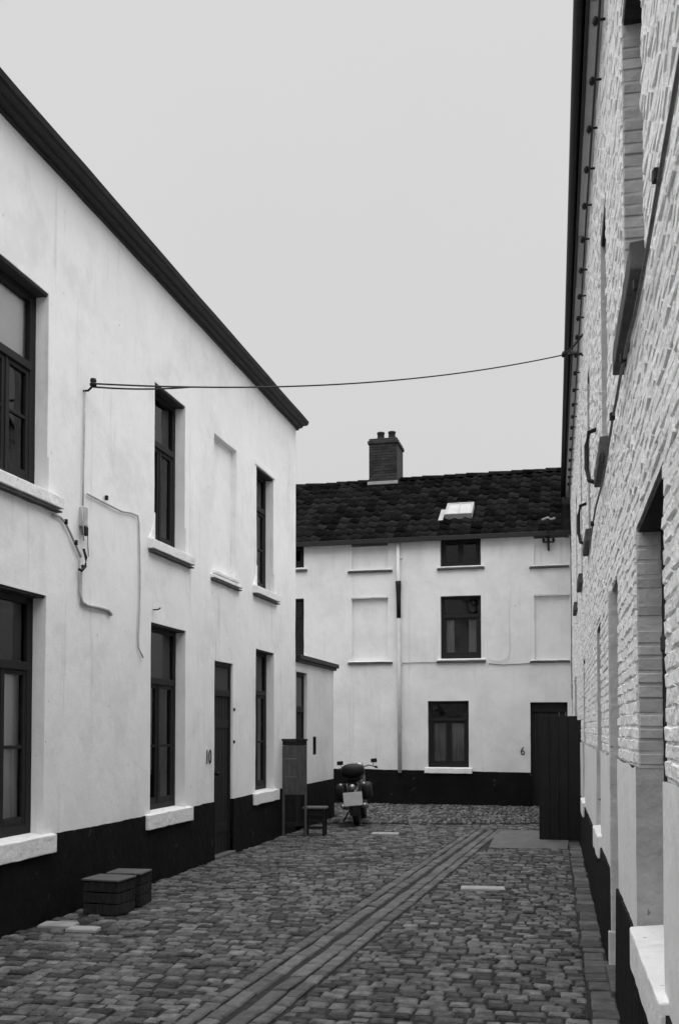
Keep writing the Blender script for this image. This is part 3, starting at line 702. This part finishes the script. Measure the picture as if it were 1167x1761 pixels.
# roof: pantiles, ridge tiles
PITCH = math.atan2(2.07, 3.15); roof = MB()
def rp(x, d, h=0): return (x, -.15 + d * math.cos(PITCH) - h * math.sin(PITCH), 5.70 + d * math.sin(PITCH) + h * math.cos(PITCH))
SL = 3.15 / math.cos(PITCH)
roof.poly([rp(F0, 0), rp(F1, 0), rp(F1, SL), rp(F0, SL), (F1, 6.4, 5.6), (F0, 6.4, 5.6)], [(0, 1, 2, 3), (3, 2, 4, 5)])
rf = roof.build('roof', M['tile'], fh)
TW, TL = .235, .335; vs0, fs0 = pantile_meshes(TW, TL * 1.15); me = MB().poly(vs0, fs0, 0, True).mesh('tile', M['tile'])
tiles = []
nrow = int(SL / TL)
for r_ in range(nrow):
    x = F0
    while x + TW < F1 + .02:
        d = r_ * (SL / nrow); x += TW
        if 5.40 < x - TW / 2 < 6.02 and 1.0 < d + TL / 2 < 1.62: continue        # skylight
        tiles.append((x - TW, d))
extra = MB()
tiles.sort(key=lambda t: t[0] < 1.6); cnt = 0
for x, d in tiles:
    hh = .012 + random.uniform(-.003, .006); yaw = random.uniform(-.02, .02)
    if cnt < 299:
        o = link('tile', me, rf); o.location = rp(x, d, hh); o.rotation_euler = (PITCH, 0, yaw); cnt += 1
    else:
        mt = Matrix.Translation(rp(x, d, hh)) @ Matrix.Rotation(PITCH, 4, 'X'); extra.poly([mt @ Vector(v_) for v_ in vs0], fs0, random.random(), True)
tag(extra.build('tile_field', M['tile'], rf), None, None, None, 'stuff')
x = F0
while x < F1 - .1:                                             # ridge tiles
    m = MB(); vs = []
    for xx, r_ in ((0, .115), (.30, .10)):
        for k in range(7): a = math.pi * k / 6; vs.append((xx, r_ * 1.15 * math.cos(a), r_ * math.sin(a)))
    m.poly(vs, [(k, k + 1, 8 + k, 7 + k) for k in range(6)], 0, True)
    o = m.build('ridge_tile', M['tile'], rf); q = rp(x, SL, 0); o.location = (q[0], q[1], q[2] + random.uniform(-.01, .01) - .02 - .03 * max(0, 1 - abs(x - 2) / 3)); x += .27
m = MB(); m.box(F0, F1, -.19, -.16, 5.62, 5.72); m.build('eaves_gutter', M['cornice'], fh, .006)
m = MB(); m.box(F0, F0 + .3, .05, 6.2, -.1, 5.6); m.box(F1 - .3, F1 - .002, .15, 6.2, 2.4, 5.6); m.box(F0 + .31, F1 - .31, 5.9, 6.2, -.1, 5.6); m.build('end_wall', M['plaster_far'], fh)
m = MB(); m.box(F0 + .3, F1 - .3, 1.4, 1.45, 0, 5.6); m.box(F0 + .3, F1 - .3, .2, 1.39, 2.6, 2.7); m.build('room_shade_panel', M['room'], fh)  # near-black panels that give the rooms their darkness
# skylight propped on the slope
sk = MB()
for a, b_, c_, d_ in ((5.40, 5.445, .98, 1.66), (5.955, 6.0, .98, 1.66), (5.445, 5.955, .98, 1.02), (5.445, 5.955, 1.62, 1.66), (5.69, 5.71, 1.02, 1.62)):
    vs = [rp(x, dd, h) for h in (.0, .13) for dd in (c_, d_) for x in (a, b_)]
    sk.poly(vs, [(0, 2, 3, 1), (4, 5, 7, 6), (0, 1, 5, 4), (2, 6, 7, 3), (0, 4, 6, 2), (1, 3, 7, 5)])
sk = sk.build('skylight', M['lead'], rf)
for a, b_ in ((5.445, 5.69), (5.71, 5.955)):
    m = MB(); m.face([rp(a, 1.02, .12), rp(b_, 1.02, .12), rp(b_, 1.62, .12), rp(a, 1.62, .12)])
    m.build('pane', M['duskpane'], sk)
m = MB(); vs = [rp(x, d, h) for h in (.03, .045) for d in (.86, 1.5) for x in (5.27, 5.37)]
m.poly(vs, [(0, 2, 3, 1), (4, 5, 7, 6), (0, 1, 5, 4), (2, 6, 7, 3), (0, 4, 6, 2), (1, 3, 7, 5)]); m.build('flashing', M['lead'], sk)
# chimney
ch = MB(); cy = 2.62
ch.box(3.28, 3.98, cy, cy + .85, 7.1, 8.62); ch.box(3.25, 4.01, cy - .03, cy + .88, 8.62, 8.70); ch.box(3.28, 3.98, cy, cy + .85, 8.70, 8.76)
ch = ch.build('chimney', M['chim'], rf, .01)
k = 0; z_ = 7.75
bm_ = MB()
while z_ < 8.58:
    x = 3.28 - (.1 if k % 2 else 0)
    while x < 3.98:
        p, q = max(x, 3.28) + .005, min(x + .2, 3.98) - .005
        if q - p > .03: bm_.box(p, q, cy - random.uniform(.004, .01), cy + .01, z_, z_ + .055, None, random.random())
        x += .2
    z_ += .066; k += 1
tag(bm_.build('brick_courses', M['chim'], ch), None, None, None, 'stuff')
for x in (3.50, 3.78):
    m = MB(); m.lathe([(.11, 0), (.12, .03), (.095, .08), (.085, .20), (.10, .23), (.095, .26), (.06, .26)], (x, cy + .40, 8.755), 'Z', 14); m.build('chimney_pot', M['iron'], ch)
m = MB(); m.box(3.25, 4.0, cy - .05, cy + .02, 7.60, 7.68); m.build('flashing', M['lead'], ch, .01)

# ================================================================== timber screen by the far right corner
a0 = Vector((2.92, 14.42, 0)); a1 = Vector((3.44, 14.30, 0)); dd = (a1 - a0).normalized()
ts = empty('timber_screen', a0, rz(dd)); tag(ts, 'tall black plank screen projecting from the right-hand brick house', 'screen')
W_ = (a1 - a0).length
planks(ts, 0, W_, .0, 1.80, 0, .03, 4, 'wood', gap=.004)
m = MB(); m.box(.005, W_ - .025, .0305, .0315, 0, 1.79); m.build('backing', M['wood'], ts)
m = MB(); m.box(0, W_, .032, .07, .25, .35); m.box(0, W_, .032, .07, 1.45, 1.55); m.build('ledge', M['door'], ts, .003)
m = MB(); m.box(W_ - .02, W_ + .06, .0, .09, 0, 1.74); m.build('post', M['wood'], ts, .005)
m = MB(); m.box(-.02, .05, .031, .10, 0, 1.82); m.build('post', M['door'], ts, .005)

# ================================================================== cables
def rope(name, pts, r, material, label, cat, group=None, clips=None, clipmat='iron', wob=.0):
    o = MB()
    if wob: pts = [Vector(p) + Vector((random.uniform(-wob, wob), random.uniform(-wob, wob) * .3, random.uniform(-wob, wob))) for p in pts]
    o.tube(pts, r, 6); root = empty(name, (0, 0, 0)); o.build('cable', M[material], root)
    tag(root, label, cat, group)
    for c_ in (clips or []):
        m = MB(); m.box(-.014, .014, -.014, .014, -.022, .022); q = m.build('clip', M[clipmat], root, .004, loc=c_)
    return root
A = world_of(LO, LDIR, 9.14, -.10, 4.74); B = world_of(RO, RDIR, 8.6, -.24, 6.30)
def sag(A, B, s, n=40): return [A.lerp(B, k / n) + Vector((0, 0, -4 * s * (k / n) * (1 - k / n))) for k in range(n + 1)]
oc = rope('overhead_cable', sag(A, B, .17), .008, 'cable', 'thin dark cable sagging across the yard from left to right house', 'cable')
m = MB(); m.tube(sag(A + Vector((0, 0, -.03)), A.lerp(B, .16) + Vector((0, 0, -4 * .17 * .16 * .84)), .02, 10), .008, 6); m.build('second_strand', M['cable'], oc)
def Lp(x, z, y=-.018): return world_of(LO, LDIR, x, y, z)
def Rp(x, z, y=-.035): return world_of(RO, RDIR, x, y, z)
wi = empty('wall_insulator', Lp(9.14, 4.74, 0), rz(LDIR)); tag(wi, 'small black insulator on the left house where the overhead cable starts', 'insulator')
m = MB(); m.tube([(0, .02, -.06), (0, -.05, -.06), (0, -.10, -.02)], .010, 8); m.build('hook', M['iron'], wi)
m = MB(); m.lathe([(.015, -.03), (.03, -.02), (.032, 0), (.02, .01), (.03, .02), (.024, .045)], (0, -.10, 0), 'Z', 12); m.build('insulator_body', M['iron'], wi)
rope('wall_cable', [Lp(9.14, 4.68), Lp(9.135, 4.3), Lp(9.125, 3.9), Lp(9.12, 3.62)], .008, 'painted_cable', 'thin whitewashed cable dropping straight from the insulator on the left house', 'cable')
jb = empty('junction_box', Lp(9.12, 3.45, 0), rz(LDIR)); tag(jb, 'small junction box with frayed black wires on the left house', 'junction box')
m = MB(); m.box(-.035, .035, -.055, .01, -.02, .16); m.build('box', M['painted_cable'], jb, .012)
m = MB(); m.box(-.03, .04, -.06, -.02, -.10, -.015); m.build('fuse', M['iron'], jb, .012)
m = MB(); m.tube([(0, -.03, .16), (.03, -.05, .0), (.06, -.04, -.18), (.11, -.02, -.27)], .006, 6); m.tube([(-.04, -.03, .14), (-.05, -.05, .0), (-.02, -.04, -.15)], .006, 6); m.build('loose_wire', M['painted_cable'], jb)
m = MB(); m.tube([(.0, -.03, -.22), (.01, -.05, -.30), (-.01, -.055, -.38), (-.07, -.05, -.43), (-.10, -.04, -.42)], .013, 8); m.build('hook', M['iron'], jb)
rope('wall_cable', [Lp(8.60, 3.43), Lp(8.72, 3.435), Lp(8.80, 3.41), Lp(8.90, 3.33), Lp(9.0, 3.24), Lp(9.09, 3.15)], .012, 'painted_cable', 'short cable running from the nearest upper sill down to the junction box', 'cable', clips=[Lp(8.98, 3.26, -.03), Lp(8.80, 3.41, -.03)])
rope('wall_cable', [Lp(9.10, 3.12), Lp(9.09, 2.95), Lp(9.09, 2.82), Lp(9.12, 2.745), Lp(9.2, 2.73), Lp(9.45, 2.735), Lp(9.62, 2.735), Lp(9.70, 2.70)], .017, 'painted_cable', 'grey conduit turning right in an elbow below the junction box', 'conduit', clips=[Lp(9.10, 3.06, -.03)])
rope('wall_cable', [Lp(9.20, 3.75), Lp(9.5, 3.745), Lp(9.9, 3.74), Lp(10.12, 3.77), Lp(10.27, 3.775), Lp(10.30, 3.70), Lp(10.32, 3.4), Lp(10.335, 3.1), Lp(10.325, 2.8), Lp(10.30, 2.55), Lp(10.31, 2.43), Lp(10.37, 2.38), Lp(10.42, 2.34)], .009, 'painted_cable', 'long thin cable with a corner bend between the two left windows', 'cable', clips=[Lp(9.58, 3.80, -.02)])
rope('wall_hook', [Lp(10.66, 2.86), Lp(10.72, 2.87, -.05), Lp(10.75, 2.89, -.06)], .008, 'iron', 'tiny bent nail above the second ground-floor window', 'nail')
# far facade
def Fp_(x, z, y=-.02): return world_of(FO, FDIR, x, y, z)
rope('wall_cable', [Fp_(6.84, 4.62), Fp_(6.84, 4.0), Fp_(6.85, 3.25), Fp_(6.80, 3.1), Fp_(6.66, 3.04), Fp_(6.45, 3.06), Fp_(6.40, 3.16, -.06)], .006, 'pipe', 'cable curving down beside the upper curtained window of the far house', 'cable')
rope('wall_cable', [Fp_(4.5, 3.03), Fp_(5.0, 3.035), Fp_(5.29, 3.03)], .008, 'wirepaint', 'short cable between drainpipe and middle sill of the far house', 'cable')
rope('wall_cable', [Fp_(6.4, 2.99), Fp_(6.7, 2.96), Fp_(7.0, 2.97), Fp_(7.27, 2.98)], .009, 'wirepaint', 'sagging cable between the two middle sills of the far house', 'cable')
ib = empty('insulator_bracket', Fp_(7.66, 5.46, 0), rz(FDIR)); tag(ib, 'small iron cross bracket under the far eaves near the right house', 'bracket')
m = MB(); m.box(-.12, .12, -.10, -.07, .03, .06); m.box(-.02, .02, -.09, .06, -.12, .16); m.build('cross_arm', M['iron'], ib, .004)
for x in (-.10, 0, .10):
    m = MB(); m.lathe([(.012, .06), (.028, .07), (.03, .10), (.018, .13)], (x, -.085, 0), 'Z', 8); m.build('insulator', M['iron'], ib)
m = MB(); m.tube([(-.12, -.35, .46), (0, -.37, .50), (.06, -.36, .46), (.14, -.33, .49)], .022, 7); m.build('pale_bar', M['lead'], ib)
m = MB(); m.tube([(0, -.07, .12), (0, -.30, .30), (0, -.36, .48)], .012, 6); m.build('stay', M['iron'], ib)
# right facade: cable under the eaves on iron clips, conduit below the sills
pts = [Rp(x, 6.40 + .02 * math.sin(x * 1.7), -.05) for x in [0.5 + .35 * k for k in range(54)]]
rope('eaves_cable', pts, .009, 'cable', 'cable on a row of iron clips under the right-hand eaves', 'cable')
clip0 = None
ec = [o_ for o_ in C.objects if o_.name == 'eaves_cable'][0]
for k in range(26):
    x = 1.4 + .62 * k; m = MB(); m.tube([(0, .05, 0), (0, -.02, 0), (0, -.04, .01)], .009, 6); m.lathe([(.012, -.035), (.022, -.02), (.022, .01), (.012, .022)], (0, -.028, 0), 'Z', 8)
    q = m.build('clip', M['iron'], ec); q.location = Rp(x, 6.41 + .02 * math.sin(x * 1.7), -.045); q.rotation_euler = (0, 0, rz(RDIR))
pts = [Rp(x, 3.36 + .03 * math.sin(x * 2.1) + .012 * random.uniform(-1, 1), -.04) for x in [11.5 + .3 * k for k in range(26)]]
rope('wall_conduit', pts, .008, 'wirepaint', 'dark conduit along the right brick wall just below the upper sills', 'conduit', clips=[Rp(x, 3.38, -.045) for x in (12.4, 14.5, 15.4, 16.3, 17.1, 17.9)])
wb = empty('wall_bracket', Rp(8.6, 6.30, 0), rz(RDIR)); tag(wb, 'iron bracket on the right house holding the end of the overhead cable', 'bracket')
m = MB(); m.tube([(0, .02, 0), (0, -.24, 0)], .012, 8); m.tube([(-.02, -.22, 0), (.25, -.10, .02), (.55, .01, .05)], .012, 8); m.tube([(0, -.20, -.005), (.25, -.14, -.05), (.5, .01, -.22)], .010, 8); m.build('arm', M['iron'], wb)
m = MB(); m.lathe([(.015, -.03), (.035, -.02), (.035, .02), (.02, .045)], (0, -.22, 0), 'Z', 10); m.build('insulator', M['iron'], wb)
# bent iron shutter catches at the upper right windows
for i, (x, lab) in enumerate(((12.55, 'curved iron shutter catch on the right house, the nearest one'), (9.7, 'curved iron shutter catch on the right house, the farther one'))):
    m = MB(); m.tube([(.0, .02, .42), (-.05, -.07, .40), (-.10, -.09, .30), (-.10, -.09, .10), (-.04, -.07, -.02), (0, .02, -.06)], .02, 8)
    root = empty('shutter_catch', Rp(x, 3.75, 0), rz(RDIR)); tag(root, lab, 'catch', 'shutter catches'); m.build('bar', M['iron'], root)

# ================================================================== things in the yard
def crate(loc, yaw, w, d, h, label, lid):
    r_ = empty('wooden_crate', loc, yaw); tag(r_, label, 'crate', 'crates by the left wall'); t = .018
    n = 3; hh = h / n
    for k in range(n):
        for (x0, x1, y0, y1) in ((0, w, -.001, t), (0, w, d - t, d), (0, t, t, d - t), (w - t, w, t, d - t)):
            m = MB(); m.box(x0, x1, y0, y1, k * hh + .004 + .001 * k, (k + 1) * hh - random.uniform(.002, .006)); m.build('board', M['oldboard'], r_, .004)
    for x, y in ((t, t), (w - t - .03, t), (t, d - t - .03), (w - t - .03, d - t - .03)):
        m = MB(); m.box(x, x + .03, y, y + .03, .002, h - .004); m.build('corner_post', M['door'], r_)
    m = MB(); m.box(t, w - t, t, d - t, .002, .016); m.build('bottom', M['door'], r_)
    L_ = MB(); L_.box(-.012, w + .012, -.014, d * lid, h + .001, h + .02); L_.build('lid', M['greypaint'], r_, .006)
    return r_
crate(Vector((-2.22, 8.62, 0)), -.30, .34, .30, .29, 'low dark wooden crate with pale lid, nearest one against the left plinth', 1.0)
crate(Vector((-2.10, 9.02, 0)), -.16, .31, .30, .285, 'dark wooden crate standing just behind the nearest crate', .9)

bs = empty('board_stand', Vector((-.86, 14.92, 0)), -.05); tag(bs, 'upright dark board on two posts against the end of the left house', 'board')
m = MB(); m.box(.0, .035, -.02, .02, 0, 1.36); m.build('post', M['panel'], bs, .004)
m = MB(); m.box(.335, .37, -.02, .02, 0, 1.36); m.build('post', M['panel'], bs, .004)
for k in range(3):
    m = MB(); m.box(.0355, .3345, -.012, .012, .62 + k * .27, .62 + (k + 1) * .27 - .002); m.build('board', M['panel'], bs, .003)
m = MB(); m.box(-.01, .38, -.03, .03, 1.43, 1.46); m.box(.0, .37, -.014, .014, 1.362, 1.429); m.build('top_rail', M['door'], bs, .004)
m = MB(); m.box(.036, .334, -.01, .01, .15, .2); m.build('stretcher', M['door'], bs, .003)

st = empty('wooden_stool', Vector((-.56, 14.95, 0)), -.12); tag(st, 'small dark wooden stool with pale worn top beside the upright board', 'stool')
for k in range(3):
    m = MB(); m.box(0, .36, .1 * k, .1 * k + .094, .40, .43); m.build('seat_slat', M['greypaint'], st, .005)
for x, y in ((.02, .02), (.30, .02), (.02, .235), (.30, .235)):
    m = MB(); m.box(x, x + .04, y, y + .04, 0, .40); m.build('leg', M['door'], st, .004)
m = MB(); m.box(.06, .30, .03, .05, .30, .39); m.box(.06, .30, .245, .265, .30, .39); m.build('apron', M['door'], st, .003)
for z_ in (.10, .20): 
    m = MB(); m.box(.06, .30, .028, .05, z_, z_ + .04); m.build('rung', M['door'], st, .003)

# motorcycle seen from behind, parked against the end wall of the outbuilding
mo = empty('motorcycle', Vector((.27, 16.25, 0)), R(82)); tag(mo, 'parked dark motorcycle seen from behind with pale number plate, by the outbuilding', 'motorcycle')
mo.rotation_euler = (R(-5), 0, R(84))                     # local X forward, leaning on its stand
RW, FW, WR = .32, 1.62, .32
for wx in (0.32, 1.60):
    t = MB(); n = 28
    ring = [(wx + (WR - .055) * math.cos(2 * math.pi * k / n), 0, WR + (WR - .055) * math.sin(2 * math.pi * k / n)) for k in range(n)]
    vs = []; q = 10
    for k in range(n):
        a = 2 * math.pi * k / n; ca, sa = math.cos(a), math.sin(a)
        for i in range(q):
            b_ = 2 * math.pi * i / q; rr_ = WR - .055 + .055 * math.cos(b_); vs.append((wx + rr_ * ca, .052 * math.sin(b_), WR + rr_ * sa))
    t.poly(vs, [(k * q + i, k * q + (i + 1) % q, ((k + 1) % n) * q + (i + 1) % q, ((k + 1) % n) * q + i) for k in range(n) for i in range(q)], 0, True)
    wh = t.build('wheel', M['rubber'], mo)
    m = MB(); m.lathe([(.04, -.05), (.05, -.03), (.05, .03), (.04, .05)], (wx, 0, WR), 'Y', 12); m.build('hub', M['metal'], wh)
    m = MB()
    for k in range(18):
        a = 2 * math.pi * k / 18; m.tube([(wx + .045 * math.cos(a + .3), .03 * (-1) ** k, WR + .045 * math.sin(a + .3)), (wx + .225 * math.cos(a), 0, WR + .225 * math.sin(a))], .003, 4)
    m.build('spokes', M['metal'], wh)
    m = MB(); vs = []
    for k in range(n):
        a = 2 * math.pi * k / n
        for (r_, y) in ((.235, -.03), (.22, 0), (.235, .03), (.225, 0)): vs.append((wx + r_ * math.cos(a), y, WR + r_ * math.sin(a)))
    m.poly(vs, [(k * 4 + i, k * 4 + (i + 1) % 4, ((k + 1) % n) * 4 + (i + 1) % 4, ((k + 1) % n) * 4 + i) for k in range(n) for i in range(4)], 0, True); m.build('rim', M['metal'], wh)
    m = MB(); vs = []; arc = (60, 200) if wx < 1 else (40, 165); nn_ = 14     # mudguards
    for k in range(nn_ + 1):
        a = R(arc[0] + (arc[1] - arc[0]) * k / nn_)
        for (dr_, y) in ((0, -.085), (.03, -.05), (.04, 0), (.03, .05), (0, .085)): vs.append((wx + (.35 + dr_) * math.cos(a), y, WR + (.35 + dr_) * math.sin(a)))
    m.poly(vs, [(k * 5 + i, k * 5 + i + 1, k * 5 + 6 + i, k * 5 + 5 + i) for k in range(nn_) for i in range(4)], 0, True); m.build('mudguard', M['paint'], mo)
m = MB(); m.tube([(.32, .09, .32), (.55, .10, .40), (.80, .07, .42)], .022, 8); m.tube([(.32, -.09, .32), (.55, -.10, .40), (.80, -.07, .42)], .022, 8)
m.tube([(.25, 0, .72), (.60, 0, .70), (.80, 0, .42), (1.10, 0, .36), (1.32, 0, .55), (1.36, 0, .88), (.9, 0, .78), (.60, 0, .70)], .022, 8); m.build('frame', M['paint'], mo)
m = MB(); m.box(.78, 1.12, -.13, .13, .26, .52); m.box(.86, 1.06, -.09, .09, .52, .66)
for k in range(5): m.box(.84, 1.08, -.11, .11, .54 + .028 * k, .55 + .028 * k)
m.build('engine', M['metal'], mo, .02)
def blob(cx, cy, cz, rx, ry, rz_, name, mt, n=14, sq=1.0):
    m = MB(); vs = []; q = 9
    for i in range(q + 1):
        p = math.pi * i / q
        for k in range(n):
            a = 2 * math.pi * k / n; s = math.sin(p); cc = math.cos(a); ss = math.sin(a)
            vs.append((cx + rx * s * math.copysign(abs(cc) ** sq, cc), cy + ry * s * math.copysign(abs(ss) ** sq, ss), cz + rz_ * math.copysign(abs(math.cos(p)) ** sq, math.cos(p))))
    m.poly(vs, [(i * n + k, i * n + (k + 1) % n, (i + 1) * n + (k + 1) % n, (i + 1) * n + k) for i in range(q) for k in range(n)], 0, True); return m.build(name, M[mt], mo)
blob(1.08, 0, .86, .27, .13, .12, 'fuel_tank', 'paint', sq=.8)
blob(.52, 0, .79, .34, .13, .07, 'seat', 'rubber', sq=.6)
blob(.24, .0, .92, .17, .20, .12, 'luggage_roll', 'wood', sq=.7)
blob(1.50, 0, .92, .09, .10, .10, 'headlamp', 'metal')
for s in (-1, 1): blob(.24, s * .215, .57, .20, .085, .15, 'pannier', 'wood', sq=.35)
m = MB(); m.tube([(1.60, .075, .32), (1.44, .075, .92)], .022, 8); m.tube([(1.60, -.075, .32), (1.44, -.075, .92)], .022, 8); m.build('fork', M['metal'], mo)
hb = MB(); hb.tube([(1.18, -.31, .93), (1.32, -.20, .96), (1.40, -.08, .93), (1.40, .08, .93), (1.32, .20, .96), (1.18, .31, .93)], .013, 8); hb = hb.build('handlebar', M['metal'], mo)
for s in (-1, 1):
    m = MB(); m.tube([(1.18, s * .31, .93), (1.06, s * .35, .915)], .019, 8); m.build('grip', M['rubber'], hb)
    m = MB(); m.tube([(1.22, s * .27, .94), (1.22, s * .30, 1.02)], .006, 6); m.build('mirror_stem', M['iron'], hb)
    m = MB(); m.box(1.20, 1.22, s * .30 - .055, s * .30 + .055, 1.0, 1.07); m.build('mirror', M['iron'], hb, .01)
m = MB(); m.box(-.115, -.10, -.155, .155, .36, .58); m.build('number_plate', M['plate'], mo, .004)
m = MB(); m.box(-.10, -.04, -.03, .03, .45, .66); m.build('plate_bracket', M['iron'], mo, .004)
m = MB(); m.lathe([(.045, -.11), (.05, -.09), (.05, -.04), (.03, -.02)], (0, 0, .66), 'X', 12); m.build('tail_lamp', M['metal'], mo)
for s in (-1, 1):
    m = MB(); m.tube([(.95, s * .13, .30), (.6, s * .17, .28), (.15, s * .18, .33), (-.10, s * .18, .36)], .03, 10, rr=[.02, .03, .042, .036]); m.build('exhaust', M['metal'], mo)
    m = MB(); m.tube([(.32, s * .12, .34), (.45, s * .13, .70)], .025, 8); m.build('shock_absorber', M['metal'], mo)
    m = MB(); m.lathe([(.03, -.03), (.035, 0), (.02, .03)], (-.03, s * .19, .70), 'X', 10); m.build('indicator', M['metal'], mo)
m = MB(); m.tube([(.85, .12, .30), (.80, .30, .02)], .012, 6); m.build('stand', M['iron'], mo)
